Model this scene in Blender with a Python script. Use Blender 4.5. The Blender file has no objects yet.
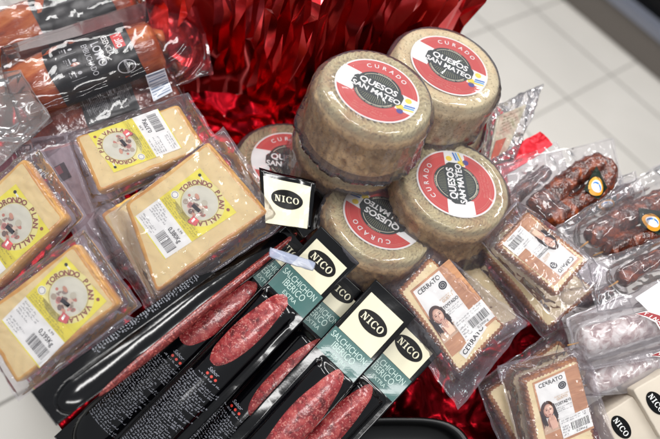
import bpy, math, random
import numpy as np
from mathutils import Vector, Matrix, noise
random.seed(7)
C = bpy.data.collections.new('display'); bpy.context.scene.collection.children.link(C)
PI = math.pi
# ------------------------------------------------------------------ camera basis (solved from floor tile lines)
FPX = 640.0
PITCH, ROLL = math.radians(51.8), math.radians(24.0)
FW = Vector((0, math.cos(PITCH), -math.sin(PITCH)))
R0 = Vector((1, 0, 0)); U0 = R0.cross(FW)
RT = math.cos(ROLL)*R0 + math.sin(ROLL)*U0
UP = -math.sin(ROLL)*R0 + math.cos(ROLL)*U0
CAM = -0.8*FW
def ray(px, py): return FW + (px-330)/FPX*RT - (py-219.5)/FPX*UP
def at(px, py, d): return CAM + ray(px, py)*d
def dp(px, py):                                    # depth of the sloping top of the display
    x = (px-330)/FPX; y = -(py-219.5)/FPX
    return 0.8*0.92/(0.92-0.15*x-0.35*y)
def n2w(n):
    v = n[0]*RT + n[1]*UP - n[2]*FW
    return v.normalized()
NUP = (.25, .56, .79)
NPILE = (.15, .35, .92)
class Frame:
    """a plane standing in the display: origin, in-plane x and y, normal z"""
    def __init__(s, px, py, d, n=NPILE, xdir=(1, 0)):
        s.n = n2w(n) if not isinstance(n, Vector) else n.normalized()
        s.o = at(px, py, d)
        L = math.hypot(*xdir)
        e = s.hit(px+xdir[0]/L*6, py+xdir[1]/L*6)
        s.x = (e-s.o).normalized(); s.y = s.n.cross(s.x).normalized()
    def hit(s, px, py):
        r = ray(px, py); t = (s.o-CAM).dot(s.n)/r.dot(s.n)
        return CAM+r*t
    def uv(s, px, py):
        p = s.hit(px, py)-s.o
        return (p.dot(s.x), p.dot(s.y))
    def uvs(s, pts): return [s.uv(*p) for p in pts]
    def m(s):
        M = Matrix((s.x, s.y, s.n)).transposed().to_4x4(); M.translation = s.o
        return M
# ------------------------------------------------------------------ materials
def lin(c): c = c/255; return c/12.92 if c <= .04045 else ((c+.055)/1.055)**2.4
def rgb(c): return (lin(c[0]), lin(c[1]), lin(c[2]), 1)
MC = {}
def newmat(name):
    m = bpy.data.materials.new(name); m.use_nodes = True
    nt = m.node_tree
    return m, nt, nt.nodes['Principled BSDF'], nt.nodes, nt.links
def setp(b, **k):
    names = dict(col='Base Color', rough='Roughness', metal='Metallic', coat='Coat Weight', coatr='Coat Roughness',
                 sss='Subsurface Weight', spec='Specular IOR Level', trans='Transmission Weight', alpha='Alpha', ior='IOR')
    for a, v in k.items(): b.inputs[names[a]].default_value = v
def paper(c, rough=.5, coat=0.0, metal=0.0, bump=0.0):
    key = (tuple(c), rough, coat, metal, bump)
    if key in MC: return MC[key]
    m, nt, b, N, L = newmat('print_%d_%d_%d' % tuple(c[:3]))
    if sum(c) < 150: b.inputs['Specular IOR Level'].default_value = .15
    setp(b, col=rgb(c), rough=rough, coat=coat if sum(c) > 150 else 0, metal=metal, coatr=.08)
    tc = N.new('ShaderNodeTexCoord'); nz = N.new('ShaderNodeTexNoise'); nz.inputs['Scale'].default_value = 60; nz.inputs['Detail'].default_value = 5
    L.new(tc.outputs['Object'], nz.inputs['Vector'])
    mx = N.new('ShaderNodeMix'); mx.data_type = 'RGBA'; mx.blend_type = 'MULTIPLY'; mx.inputs['Factor'].default_value = .12
    mx.inputs['A'].default_value = rgb(c); L.new(nz.outputs['Fac'], mx.inputs['B']); L.new(mx.outputs['Result'], b.inputs['Base Color'])
    if bump:
        bp = N.new('ShaderNodeBump'); bp.inputs['Strength'].default_value = bump; bp.inputs['Distance'].default_value = .002
        L.new(nz.outputs['Fac'], bp.inputs['Height']); L.new(bp.outputs['Normal'], b.inputs['Normal'])
    MC[key] = m; return m
def ramp(N, stops):
    r = N.new('ShaderNodeValToRGB'); e = r.color_ramp.elements
    e[0].position, e[0].color = stops[0][0], rgb(stops[0][1])
    e[1].position, e[1].color = stops[-1][0], rgb(stops[-1][1])
    for p, c in stops[1:-1]:
        q = e.new(p); q.color = rgb(c)
    return r
def noisy(name, stops, scale=30, detail=6, rough=.5, coat=0., bump=.3, bscale=120, dist=.002, sss=0, distort=.6, vor=None, stretch=None, metal=0, coatr=.1):
    m, nt, b, N, L = newmat(name)
    tc = N.new('ShaderNodeTexCoord'); src = tc.outputs['Object']
    if stretch:
        mp = N.new('ShaderNodeMapping'); mp.inputs['Scale'].default_value = stretch; L.new(src, mp.inputs['Vector']); src = mp.outputs['Vector']
    nz = N.new('ShaderNodeTexNoise'); nz.inputs['Scale'].default_value = scale; nz.inputs['Detail'].default_value = detail; nz.inputs['Distortion'].default_value = distort
    L.new(src, nz.inputs['Vector']); r = ramp(N, stops); L.new(nz.outputs['Fac'], r.inputs['Fac']); out = r.outputs['Color']
    h = N.new('ShaderNodeTexNoise'); h.inputs['Scale'].default_value = bscale; h.inputs['Detail'].default_value = 4; L.new(src, h.inputs['Vector'])
    if vor:                                          # flecks: (scale, threshold, colour, noise warp)
        vs, th, vc = vor
        v = N.new('ShaderNodeTexVoronoi'); v.inputs['Scale'].default_value = vs
        n2 = N.new('ShaderNodeTexNoise'); n2.inputs['Scale'].default_value = vs*.7; L.new(src, n2.inputs['Vector'])
        ad = N.new('ShaderNodeMix'); ad.data_type = 'RGBA'; ad.blend_type = 'LINEAR_LIGHT'; ad.inputs['Factor'].default_value = .012
        L.new(src, ad.inputs['A']); L.new(n2.outputs['Color'], ad.inputs['B']); L.new(ad.outputs['Result'], v.inputs['Vector'])
        wn = N.new('ShaderNodeSeparateColor'); L.new(v.outputs['Color'], wn.inputs['Color'])
        mt = N.new('ShaderNodeMath'); mt.operation = 'MULTIPLY'; L.new(wn.outputs['Red'], mt.inputs[0]); mt.inputs[1].default_value = th*1.4
        lt = N.new('ShaderNodeMapRange'); L.new(v.outputs['Distance'], lt.inputs['Value']); L.new(mt.outputs[0], lt.inputs['From Min'])
        sb = N.new('ShaderNodeMath'); sb.operation = 'ADD'; L.new(mt.outputs[0], sb.inputs[0]); sb.inputs[1].default_value = .12; L.new(sb.outputs[0], lt.inputs['From Max'])
        lt.inputs['To Min'].default_value = 1; lt.inputs['To Max'].default_value = 0
        mx = N.new('ShaderNodeMix'); mx.data_type = 'RGBA'; L.new(lt.outputs['Result'], mx.inputs['Factor']); L.new(out, mx.inputs['A']); mx.inputs['B'].default_value = rgb(vc); out = mx.outputs['Result']
    L.new(out, b.inputs['Base Color'])
    bp = N.new('ShaderNodeBump'); bp.inputs['Strength'].default_value = bump; bp.inputs['Distance'].default_value = dist
    L.new(h.outputs['Fac'], bp.inputs['Height']); L.new(bp.outputs['Normal'], b.inputs['Normal'])
    setp(b, rough=rough, coat=coat, coatr=coatr, sss=sss, metal=metal)
    if sss: b.inputs['Subsurface Radius'].default_value = (.006, .003, .0015)
    if coat:
        L.new(bp.outputs['Normal'], b.inputs['Coat Normal'])
    return m
def film(name, tint=(252, 251, 252), haze=.06, rough=.07, gl=.95, bscale=24, bump=.28, base=.0, hazecol=(228, 222, 236)):
    m, nt, b, N, L = newmat(name); N.remove(b); out = N['Material Output']
    tc = N.new('ShaderNodeTexCoord')
    n1 = N.new('ShaderNodeTexNoise'); n1.inputs['Scale'].default_value = bscale; n1.inputs['Detail'].default_value = 3; n1.inputs['Distortion'].default_value = 1.5
    v1 = N.new('ShaderNodeTexVoronoi'); v1.feature = 'DISTANCE_TO_EDGE'; v1.inputs['Scale'].default_value = bscale*.9
    n2 = N.new('ShaderNodeTexNoise'); n2.inputs['Scale'].default_value = bscale*.6
    L.new(tc.outputs['Object'], n1.inputs['Vector']); L.new(tc.outputs['Object'], n2.inputs['Vector'])
    w = N.new('ShaderNodeMix'); w.data_type = 'RGBA'; w.blend_type = 'LINEAR_LIGHT'; w.inputs['Factor'].default_value = .02
    L.new(tc.outputs['Object'], w.inputs['A']); L.new(n2.outputs['Color'], w.inputs['B']); L.new(w.outputs['Result'], v1.inputs['Vector'])
    mr = N.new('ShaderNodeMapRange'); mr.inputs['From Max'].default_value = .25; L.new(v1.outputs['Distance'], mr.inputs['Value'])
    ad = N.new('ShaderNodeMath'); ad.operation = 'MULTIPLY_ADD'; L.new(mr.outputs[0], ad.inputs[0]); ad.inputs[1].default_value = .35; L.new(n1.outputs['Fac'], ad.inputs[2])
    bp = N.new('ShaderNodeBump'); bp.inputs['Strength'].default_value = bump; bp.inputs['Distance'].default_value = .003; L.new(ad.outputs[0], bp.inputs['Height'])
    fr = N.new('ShaderNodeFresnel'); fr.inputs['IOR'].default_value = 1.45; L.new(bp.outputs['Normal'], fr.inputs['Normal'])
    mf = N.new('ShaderNodeMath'); mf.operation = 'MULTIPLY_ADD'; mf.use_clamp = True; L.new(fr.outputs[0], mf.inputs[0]); mf.inputs[1].default_value = gl; mf.inputs[2].default_value = base
    tr = N.new('ShaderNodeBsdfTransparent'); tr.inputs['Color'].default_value = rgb(tint)
    gb = N.new('ShaderNodeBsdfGlossy'); gb.inputs['Roughness'].default_value = rough; L.new(bp.outputs['Normal'], gb.inputs['Normal'])
    df = N.new('ShaderNodeBsdfDiffuse'); df.inputs['Color'].default_value = rgb(hazecol)
    m1 = N.new('ShaderNodeMixShader'); m1.inputs['Fac'].default_value = haze; L.new(tr.outputs[0], m1.inputs[1]); L.new(df.outputs[0], m1.inputs[2])
    m2 = N.new('ShaderNodeMixShader'); L.new(mf.outputs[0], m2.inputs['Fac']); L.new(m1.outputs[0], m2.inputs[1]); L.new(gb.outputs[0], m2.inputs[2])
    L.new(m2.outputs[0], out.inputs['Surface'])
    return m
# ------------------------------------------------------------------ mesh helpers
def link(o, parent=None):
    C.objects.link(o)
    if parent: o.parent = parent
    return o
def mesh(name, V, F, mats, parent=None, midx=None, smooth=True):
    me = bpy.data.meshes.new(name); me.from_pydata([tuple(v) for v in V], [], F)
    for m in (mats if isinstance(mats, (list, tuple)) else [mats]): me.materials.append(m)
    if midx: me.polygons.foreach_set('material_index', midx)
    if smooth: me.polygons.foreach_set('use_smooth', [True]*len(me.polygons))
    me.update()
    return link(bpy.data.objects.new(name, me), parent)
def thing(name, label, cat, M, group=None):
    o = bpy.data.objects.new(name, None); C.objects.link(o); o.empty_display_size = .01
    o.matrix_world = M if isinstance(M, Matrix) else Matrix.Translation(M)
    o['label'] = label; o['category'] = cat
    if group: o['group'] = group
    return o
def tag(o, label, cat, group=None):
    o['label'] = label; o['category'] = cat
    if group: o['group'] = group
    return o
def nz(x, y, z=0): return noise.noise(Vector((x, y, z)))
def ridge(x, y, z, octs=3):
    a, t, f = 1., 0., 1.
    for i in range(octs):
        t += a*abs(noise.noise(Vector((x*f, y*f, z+i*7.3)))); a *= .55; f *= 1.9
    return t
def sstep(t): t = max(0., min(1., t)); return t*t*(3-2*t)
def bil(q, s, t):                                  # q: TL,TR,BR,BL ; s 0..1 left-right, t 0..1 bottom-top
    a = [q[3][k]*(1-s)+q[2][k]*s for k in (0, 1)]; b = [q[0][k]*(1-s)+q[1][k]*s for k in (0, 1)]
    return (a[0]*(1-t)+b[0]*t, a[1]*(1-t)+b[1]*t)
def segd(p, a, b):
    ax, ay = b[0]-a[0], b[1]-a[1]; L = ax*ax+ay*ay
    t = 0 if L == 0 else max(0, min(1, ((p[0]-a[0])*ax+(p[1]-a[1])*ay)/L))
    return math.hypot(p[0]-a[0]-t*ax, p[1]-a[1]-t*ay), t
def inside(p, P):
    r = False; n = len(P)
    for i in range(n):
        a, b = P[i], P[(i+1) % n]
        if (a[1] > p[1]) != (b[1] > p[1]) and p[0] < (b[0]-a[0])*(p[1]-a[1])/(b[1]-a[1])+a[0]: r = not r
    return r
def pdist(p, P):
    if inside(p, P): return 0.
    return min(segd(p, P[i], P[(i+1) % len(P)])[0] for i in range(len(P)))
def grid(nu, nv, fn):
    V = [fn(i/nu, j/nv) for j in range(nv+1) for i in range(nu+1)]
    F = [(j*(nu+1)+i, j*(nu+1)+i+1, (j+1)*(nu+1)+i+1, (j+1)*(nu+1)+i) for j in range(nv) for i in range(nu)]
    return V, F
def ccw(P):
    A = sum(P[i][0]*P[(i+1) % len(P)][1]-P[(i+1) % len(P)][0]*P[i][1] for i in range(len(P)))
    return P if A > 0 else P[::-1]
# ------------------------------------------------------------------ printed matter
TXT = {}
def text_mesh(s, bold=0.0, sp=1.0):
    k = (s, bold, sp)
    if k in TXT: return TXT[k]
    cu = bpy.data.curves.new('txt', 'FONT'); cu.body = s; cu.size = 1; cu.align_x = 'CENTER'; cu.align_y = 'CENTER'
    cu.offset = bold; cu.space_character = sp; cu.resolution_u = 3
    o = bpy.data.objects.new('txt', cu); bpy.context.scene.collection.objects.link(o)
    dg = bpy.context.evaluated_depsgraph_get(); me = bpy.data.meshes.new_from_object(o.evaluated_get(dg))
    V = [(v.co.x, v.co.y) for v in me.vertices]; F = [tuple(p.vertices) for p in me.polygons]
    bpy.data.objects.remove(o); bpy.data.curves.remove(cu); bpy.data.meshes.remove(me)
    TXT[k] = (V, F); return TXT[k]
class Art:
    def __init__(s): s.V = []; s.F = []; s.M = []; s.mats = []; s.L = 0
    def mi(s, m):
        if m not in s.mats: s.mats.append(m)
        return s.mats.index(m)
    def add(s, pts, faces, m, layer):
        b = len(s.V); s.V += [(x, y, layer) for x, y in pts]; s.F += [tuple(b+i for i in f) for f in faces]; s.M += [s.mi(m)]*len(faces)
    def poly(s, pts, m, layer=0): s.add(pts, [tuple(range(len(pts)))], m, layer)
    def rect(s, x0, y0, x1, y1, m, layer=0, n=1, k=1):
        P, F = grid(n, k, lambda a, b: (x0+(x1-x0)*a, y0+(y1-y0)*b)); s.add(P, F, m, layer)
    def ring(s, cx, cy, r0, r1, m, layer=0, a0=0, a1=360, sx=1, sy=1, rot=0, n=None):
        n = n or max(6, int(abs(a1-a0)/6)); P = []
        cr, sr = math.cos(math.radians(rot)), math.sin(math.radians(rot))
        K = 1 if (r1-r0) < r1*.3 else 6
        for i in range(n+1):
            a = math.radians(a0+(a1-a0)*i/n)
            for q in range(K+1):
                r = r0+(r1-r0)*q/K
                x, y = r*math.cos(a)*sx, r*math.sin(a)*sy
                P.append((cx+x*cr-y*sr, cy+x*sr+y*cr))
        s.add(P, [(i*(K+1)+q, i*(K+1)+q+1, (i+1)*(K+1)+q+1, (i+1)*(K+1)+q) for i in range(n) for q in range(K)], m, layer)
    def disc(s, cx, cy, r, m, layer=0, sx=1, sy=1, rot=0): s.ring(cx, cy, r*.01, r, m, layer, sx=sx, sy=sy, rot=rot)
    def text(s, t, cx, cy, size, m, layer=1, rot=0, bold=.0, sx=1, sp=1.0, shear=0):
        V, F = text_mesh(t, bold, sp); c, q = math.cos(math.radians(rot)), math.sin(math.radians(rot))
        P = []
        for x, y in V:
            x, y = (x*sx+shear*y)*size, y*size; P.append((cx+x*c-y*q, cy+x*q+y*c))
        s.add(P, F, m, layer)
    def arc(s, t, cx, cy, r, size, m, layer=1, mid=90, step=None, bold=.0, flip=False, sx=1, sy=1):
        step = step or math.degrees(size*.72/r); n = len(t)
        for i, ch in enumerate(t):
            if ch == ' ': continue
            a = mid-(i-(n-1)/2)*step if not flip else mid+(i-(n-1)/2)*step
            x, y = cx+r*math.cos(math.radians(a))*sx, cy+r*math.sin(math.radians(a))*sy
            s.text(ch, x, y, size, m, layer, rot=(a-90) if not flip else a+90, bold=bold)
    def bars(s, x0, y0, x1, y1, m, layer=1, seed=1):
        rn = random.Random(seed); x = x0
        while x < x1:
            w = rn.choice((.01, .016, .026))*(x1-x0)*1.3; s.rect(x, y0, min(x+w, x1), y1, m, layer); x += w+rn.choice((.01, .02, .03))*(x1-x0)*1.2
    def micro(s, x0, y0, x1, y1, rows, m, layer=1, seed=1, fill=.55):
        """lines of print too small to read, set as words of short strokes"""
        rn = random.Random(seed); h = (y1-y0)/rows
        for r in range(rows):
            y = y1-(r+.5)*h; x = x0; xe = x1-rn.random()**2*(x1-x0)*.5
            while x < xe:
                for q in range(rn.randint(2, 8)):
                    w = rn.uniform(.10, .2)*h; a, b = rn.uniform(.2, .34)*h, rn.uniform(.2, .34)*h
                    if rn.random() < .6: s.rect(x, y-a, x+w, y+b, m, layer)
                    else: s.rect(x, y-a, x+w*2.2, y-a+w, m, layer); x += w*.6
                    x += w+h*.14
                    if x > xe: break
                x += h*.4
    def nico(s, cx, cy, w, m, layer=2):
        """the four serif capitals, thick and thin strokes"""
        u = w/4.6
        def R(ox, x0, y0, x1, y1): s.rect(cx+(ox+x0)*u, cy+y0*u, cx+(ox+x1)*u, cy+y1*u, m, layer)
        o = -2.2; R(o, .08, -.55, .2, .55); R(o, .8, -.55, .92, .55); R(o, -.05, -.6, .34, -.5); R(o, -.05, .5, .3, .6); R(o, .66, .5, 1.06, .6)
        s.poly([(cx+(o+a)*u, cy+b*u) for a, b in ((.05, .58), (.36, .58), (.94, -.58), (.66, -.58))], m, layer)
        o = -.95; R(o, .16, -.55, .42, .55); R(o, 0, -.6, .58, -.5); R(o, 0, .5, .58, .6)
        for ox, a0, a1 in ((.4, 38, 322), (1.65, 0, 360)):
            P = []; n = 28
            for i in range(n+1):
                a = math.radians(a0+(a1-a0)*i/n)
                P += [(cx+(ox+.56*math.cos(a))*u, cy+.62*math.sin(a)*u), (cx+(ox+.3*math.cos(a))*u, cy+.53*math.sin(a)*u)]
            s.add(P, [(2*i, 2*i+1, 2*i+3, 2*i+2) for i in range(n)], m, layer)
        R(.4, .36, .18, .46, .6); R(.4, .36, -.6, .46, -.3)
    def build(s, name, parent, fn, eps=.00012):
        V = [fn(x, y, l*eps) for x, y, l in s.V]
        # keep every face looking to +z of the local surface
        F = []
        for f in s.F:
            a, b, c = (Vector(V[f[0]]), Vector(V[f[1]]), Vector(V[f[2]]))
            F.append(f)
        return mesh(name, V, F, s.mats, parent, s.M, smooth=False)
def quadmap(q, w, h, z=.0004):
    """art units (0..w, 0..h) to a quadrilateral TL,TR,BR,BL of the plane"""
    return lambda x, y, l: (*bil(q, x/w, y/h), z+l)
# ------------------------------------------------------------------ materials used
WHITE = paper((238, 238, 236), .45); INK = paper((10, 10, 12), .35); GREY = paper((120, 120, 122), .5)
YEL = paper((236, 226, 60), .4); YEL2 = paper((226, 212, 38), .4); BROWN = paper((140, 62, 40), .5)
CREAM = paper((222, 216, 188), .35, .4); TEAL = paper((34, 92, 88), .35, .5); RED = paper((205, 60, 48), .4)
GREEN = paper((16, 40, 28), .4); BLUE = paper((50, 120, 200), .4); YL3 = paper((240, 215, 60), .4); PINK = paper((214, 120, 100), .5)
FILM = film('clear_film'); FILM2 = film('clear_film_wrinkled', haze=.10, bscale=32, bump=.4, gl=1.1)
WRAP = film('cling_wrap', haze=.07, bscale=20, bump=.2, gl=1.2)
TIGHT = film('vacuum_film', haze=.012, bscale=16, bump=.24, gl=.9)
BAGF = film('snack_bag_film', haze=.06, bscale=20, bump=.25, gl=.8, hazecol=(214, 212, 220))
MILKY = film('milky_bag_film', haze=.2, rough=.12, gl=1.3, bscale=30, hazecol=(236, 232, 238))
CHEESE = noisy('pale_pressed_cheese', [(.3, (216, 192, 134)), (.7, (230, 210, 158))], 25, 4, .42, .25, .12, 90, sss=.12, vor=(170, .12, (206, 186, 140)))
CHEESE2 = noisy('cream_cheese_paste', [(.3, (222, 202, 152)), (.7, (236, 220, 180))], 25, 4, .45, .15, .12, 90, sss=.12, vor=(170, .12, (212, 190, 144)))
RIND = noisy('golden_rind', [(.3, (192, 112, 28)), (.5, (214, 158, 62)), (.7, (228, 192, 116))], 18, 6, .35, .5, .5, 140)
RIND2 = noisy('toasted_ribbed_rind', [(.3, (100, 52, 18)), (.55, (156, 92, 36)), (.8, (196, 136, 66))], 60, 6, .45, .2, .6, 160)
SALAMI = noisy('salami_meat', [(.32, (84, 20, 24)), (.5, (140, 42, 46)), (.7, (172, 78, 74))], 110, 8, .32, .5, .3, 220, .001, vor=(260, .30, (186, 118, 110)))
SALEDGE = noisy('salami_thin', [(.3, (84, 18, 20)), (.7, (128, 42, 40))], 120, 6, .3, .6, .35, 260, .001, vor=(260, .3, (190, 100, 90)))
CHORIZO = noisy('chorizo_skin', [(.3, (34, 12, 6)), (.5, (84, 32, 12)), (.66, (136, 60, 22)), (.8, (190, 106, 52))], 70, 6, .22, .8, 1., 90, .004)
LOMO = noisy('cured_loin', [(.25, (78, 24, 12)), (.45, (150, 64, 26)), (.75, (206, 128, 74))], 28, 6, .25, .8, .5, 70, .003, stretch=(.6, 1.6, 1.6))
LOMOD = noisy('dark_cured_loin', [(.25, (52, 18, 14)), (.55, (104, 40, 26)), (.8, (150, 78, 50))], 34, 6, .25, .8, .7, 70, .003)
FUET = noisy('floury_sausage', [(.36, (110, 56, 54)), (.48, (176, 150, 146)), (.6, (222, 214, 212))], 85, 6, .6, 0, .6, 120, .003)
BLACKP = noisy('black_printed_film', [(.3, (2, 2, 4)), (.7, (5, 5, 8))], 30, 4, .12, 0, .16, 30, .002)
BLACKS = noisy('black_sleeve', [(.3, (4, 4, 6)), (.7, (8, 8, 10))], 30, 4, .3, 0, .2, 60, .002)
BLACKT = noisy('black_plastic_tray', [(.3, (3, 3, 4)), (.7, (5, 5, 6))], 30, 3, .35, 0, .1, 40, .001)
FOIL = noisy('red_metallic_foil', [(.3, (206, 24, 34)), (.7, (236, 52, 58))], 12, 3, .18, .8, .15, 14, .005, metal=1, coatr=.12)
FOIL2 = noisy('red_tissue_foil', [(.3, (190, 16, 34)), (.7, (214, 30, 46))], 12, 3, .35, 0, .4, 28, .004, metal=.5)
CARD = paper((205, 194, 178), .6, bump=.1)
def rind_mat(name, side, top, dark):
    m, nt, b, N, L = newmat(name)
    tc = N.new('ShaderNodeTexCoord')
    n1 = N.new('ShaderNodeTexNoise'); n1.inputs['Scale'].default_value = 26; n1.inputs['Detail'].default_value = 10; n1.inputs['Roughness'].default_value = .65
    n2 = N.new('ShaderNodeTexNoise'); n2.inputs['Scale'].default_value = 330; n2.inputs['Detail'].default_value = 3
    for n in (n1, n2): L.new(tc.outputs['Object'], n.inputs['Vector'])
    r1 = ramp(N, [(.3, dark), (.5, side), (.75, tuple(min(255, c+26) for c in side))]); L.new(n1.outputs['Fac'], r1.inputs['Fac'])
    r2 = ramp(N, [(.3, dark), (.52, top), (.75, tuple(min(255, c+24) for c in top))]); L.new(n1.outputs['Fac'], r2.inputs['Fac'])
    sx = N.new('ShaderNodeSeparateXYZ'); L.new(tc.outputs['Object'], sx.inputs[0])
    mr = N.new('ShaderNodeMapRange'); mr.inputs['From Min'].default_value = -.016; mr.inputs['From Max'].default_value = -.006; L.new(sx.outputs['Z'], mr.inputs['Value'])
    mx = N.new('ShaderNodeMix'); mx.data_type = 'RGBA'; L.new(mr.outputs[0], mx.inputs['Factor']); L.new(r1.outputs[0], mx.inputs['A']); L.new(r2.outputs[0], mx.inputs['B'])
    sp = ramp(N, [(.34, (120, 98, 70)), (.44, (255, 255, 255)), (.9, (255, 255, 255))]); L.new(n2.outputs['Fac'], sp.inputs['Fac'])
    ml = N.new('ShaderNodeMix'); ml.data_type = 'RGBA'; ml.blend_type = 'MULTIPLY'; ml.inputs['Factor'].default_value = .5; L.new(mx.outputs['Result'], ml.inputs['A']); L.new(sp.outputs[0], ml.inputs['B'])
    L.new(ml.outputs['Result'], b.inputs['Base Color'])
    bp = N.new('ShaderNodeBump'); bp.inputs['Strength'].default_value = .5; bp.inputs['Distance'].default_value = .001; L.new(n2.outputs['Fac'], bp.inputs['Height']); L.new(bp.outputs['Normal'], b.inputs['Normal'])
    setp(b, rough=.6)
    return m
RW = rind_mat('mould_grey_rind', (214, 174, 114), (184, 172, 130), (166, 128, 78))
RWD = rind_mat('brown_mould_rind', (186, 146, 90), (164, 146, 104), (130, 98, 56))
RWP = rind_mat('pale_waxed_rind', (234, 212, 168), (206, 192, 152), (202, 174, 128))
# ------------------------------------------------------------------ cheese wheels
def san_mateo_art():
    a = Art(); R = 1.0
    a.disc(0, 0, R, WHITE, 0)
    a.ring(0, 0, .02, .955, RED, 1)
    for k in (.9, .86, .62): a.ring(0, 0, k-.008, k, PINK, 2)
    a.micro(-.35, -.84, .5, -.62, 3, PINK, 2, 3)
    a.rect(-.985, -.19, -.5, .22, WHITE, 3); a.poly([(-.95, -.19), (-.5, -.19), (-.5, -.36), (-.88, -.36)], WHITE, 3); a.poly([(-.95, .22), (-.5, .22), (-.5, .3), (-.9, .32)], WHITE, 3)
    a.poly([(.52, -.3), (.93, -.3), (.99, 0), (.97, .22), (.55, .22)], WHITE, 3)
    a.disc(.62, -.2, .09, YL3, 4); a.disc(.66, -.32, .08, paper((70, 60, 150), .4), 4); a.disc(.74, .1, .08, YL3, 4)
    for i, c in enumerate((BLUE, paper((90, 170, 220), .4), YL3)):
        a.poly([(.7, -.06-.07*i), (.94, .0-.07*i), (.95, -.04-.07*i), (.7, -.11-.07*i)], c, 4)
    a.arc('CURADO', 0, 0, .77, .17, WHITE, 4, mid=90, bold=.02, step=14)
    a.ring(0, 0, .02, .57, GREEN, 4); a.ring(0, 0, .5, .515, CREAM, 5)
    a.arc('ELABORADO CON LECHE CRUDA', 0, 0, .535, .06, CREAM, 5, mid=270, flip=True, bold=.01)
    a.arc('PASTOREO', 0, 0, .535, .06, CREAM, 5, mid=90, bold=.01)
    gold = paper((120, 126, 84), .4)
    for k in range(-9, 10):                           # furrowed field lines of the emblem
        x = k*.05
        for sgn, r0, r1 in ((1, .2, .46), (-1, .2, .46)):
            if abs(x) < .44:
                ym = math.sqrt(max(0, .46**2-x*x))
                if ym > .2: a.poly([(x*.8, sgn*.2), (x*.8+.012, sgn*.2), (x+.013, sgn*ym), (x, sgn*ym)], gold, 5)
    a.poly([(-.62, -.12), (-.56, -.2), (-.5, -.2), (-.44, -.25), (.44, -.25), (.5, -.2), (.56, -.2), (.62, -.12), (.62, .12), (.56, .2), (.5, .2), (.44, .27), (-.44, .27), (-.5, .2), (-.56, .2), (-.62, .12)], GREEN, 6)
    a.text('QUESOS', -.02, .12, .25, WHITE, 7, bold=.03, sx=1.0); a.text('SAN MATEO', 0, -.11, .22, WHITE, 7, bold=.03, sx=.98)
    for x0, x1, y in ((-.42, .4, .215), (-.42, .4, .025), (-.56, .56, -.02), (-.56, .56, -.195)): pass
    return a
def tilted_up(tx, ty):
    """normal close to the vertical, leaning by camera-space amounts"""
    return (NUP[0]+tx, NUP[1]+ty, NUP[2])
def wheel(px, py, d, tilt, xdir, label, rind, R=.072, Rt=.065, H=.074, seed=0, lab=.05, skirt=.012, wrapname='wrap', dark=False, weave=1.):
    F = Frame(px, py, d, tilted_up(*tilt), xdir)
    t = thing('round_cheese', label, 'cheese', F.m(), 'small cured cheese wheels piled in the middle')
    nr, na = 30, 330
    prof = []                                         # (r, z, kind)
    for k in (.02, .3, .6, .74)+tuple(.78+.18*i/14 for i in range(15)): prof.append((Rt*k, .0, 0))
    for i in range(1, 13):
        a = i/12*PI/2; prof.append((Rt*.98+(R-Rt*.98)*.55*math.sin(a), -.011*(1-math.cos(a)), 1))
    for i in range(1, 31):
        k = i/30; prof.append((Rt*.98+(R-Rt*.98)*(.55+.2*k+.25*math.sin(k*PI)), -.011-(H-.023)*k, 2))
    for i in range(1, 5):
        a = i/4*PI/2; prof.append((Rt*.98+(R-Rt*.98)*.75-.01*(1-math.cos(a)), -(H-.012)-.012*math.sin(a), 3))
    prof.append((.002, -H, 3))
    V = []; 
    for r, z, k in prof:
        for j in range(na):
            th = 2*PI*j/na; lump = 1+.012*nz(math.cos(th)*1.3+seed, math.sin(th)*1.3, z*20)
            rr, zz = r*lump, z+.0012*nz(math.cos(th)*2+seed*3, math.sin(th)*2, r*40)
            if k == 0 and r > Rt*.77 or k == 1:
                q = math.sin(th*44+700*abs((r-z)-.055)); zz += .0017*weave*(1 if q > 0 else -.6)*abs(q)**.4*(1 if k == 0 else .5)
            if k == 2:
                rr += .0016*weave*(abs(math.sin(th*14+z*180))**5+abs(math.sin(th*14-z*180))**5) + .0006*nz(th*9, z*300, seed)
            V.append((rr*math.cos(th), rr*math.sin(th), zz))
    n = len(prof)
    Fc = [(i*na+j, (i+1)*na+j, (i+1)*na+(j+1) % na, i*na+(j+1) % na) for i in range(n-1) for j in range(na)]
    Fc.append(tuple(range(na)))
    mesh('rind', V, Fc, rind, t)
    a = san_mateo_art()
    if dark:
        pass
    a.build('label', t, lambda x, y, l: (x*lab, y*lab, .0018+l), .00008)
    # cling wrap: hugs the top, hangs in folds below
    V = []; pr = []
    for i in range(8): pr.append((Rt*(.03+.97*i/7), .0026))
    for i in range(1, 9):
        k = i/8; pr.append((Rt+(R-Rt+.0025)*math.sin(k*PI/2), .0026-.018*k))
    for i in range(1, 16):
        k = i/15; pr.append((R+.0025+skirt*k**2, -.0154-(H-.018)*k))
    pr += [(R*.9, -H-.002), (R*.4, -H-.003)]
    nb = 200
    for i, (r, z) in enumerate(pr):
        k = max(0, -z/H)
        for j in range(nb):
            th = 2*PI*j/nb
            f = ridge(math.cos(th)*3.2+seed, math.sin(th)*3.2, z*9+seed, 3)
            w = (.0006+.008*k*k)*(f-.3)
            g = .0012*ridge(math.cos(th)*9+seed, math.sin(th)*9, z*60, 2)*(1 if i > 9 else .03)
            rr = max(.001, r+max(w, -.001)+g); V.append((rr*math.cos(th), rr*math.sin(th), z+.0003*nz(th*4, r*90, seed)))
    n = len(pr)
    Fc = [(i*nb+j, (i+1)*nb+j, (i+1)*nb+(j+1) % nb, i*nb+(j+1) % nb) for i in range(n-1) for j in range(nb)]
    mesh('wrap', V, Fc, WRAP, t)
    return t, F
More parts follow.
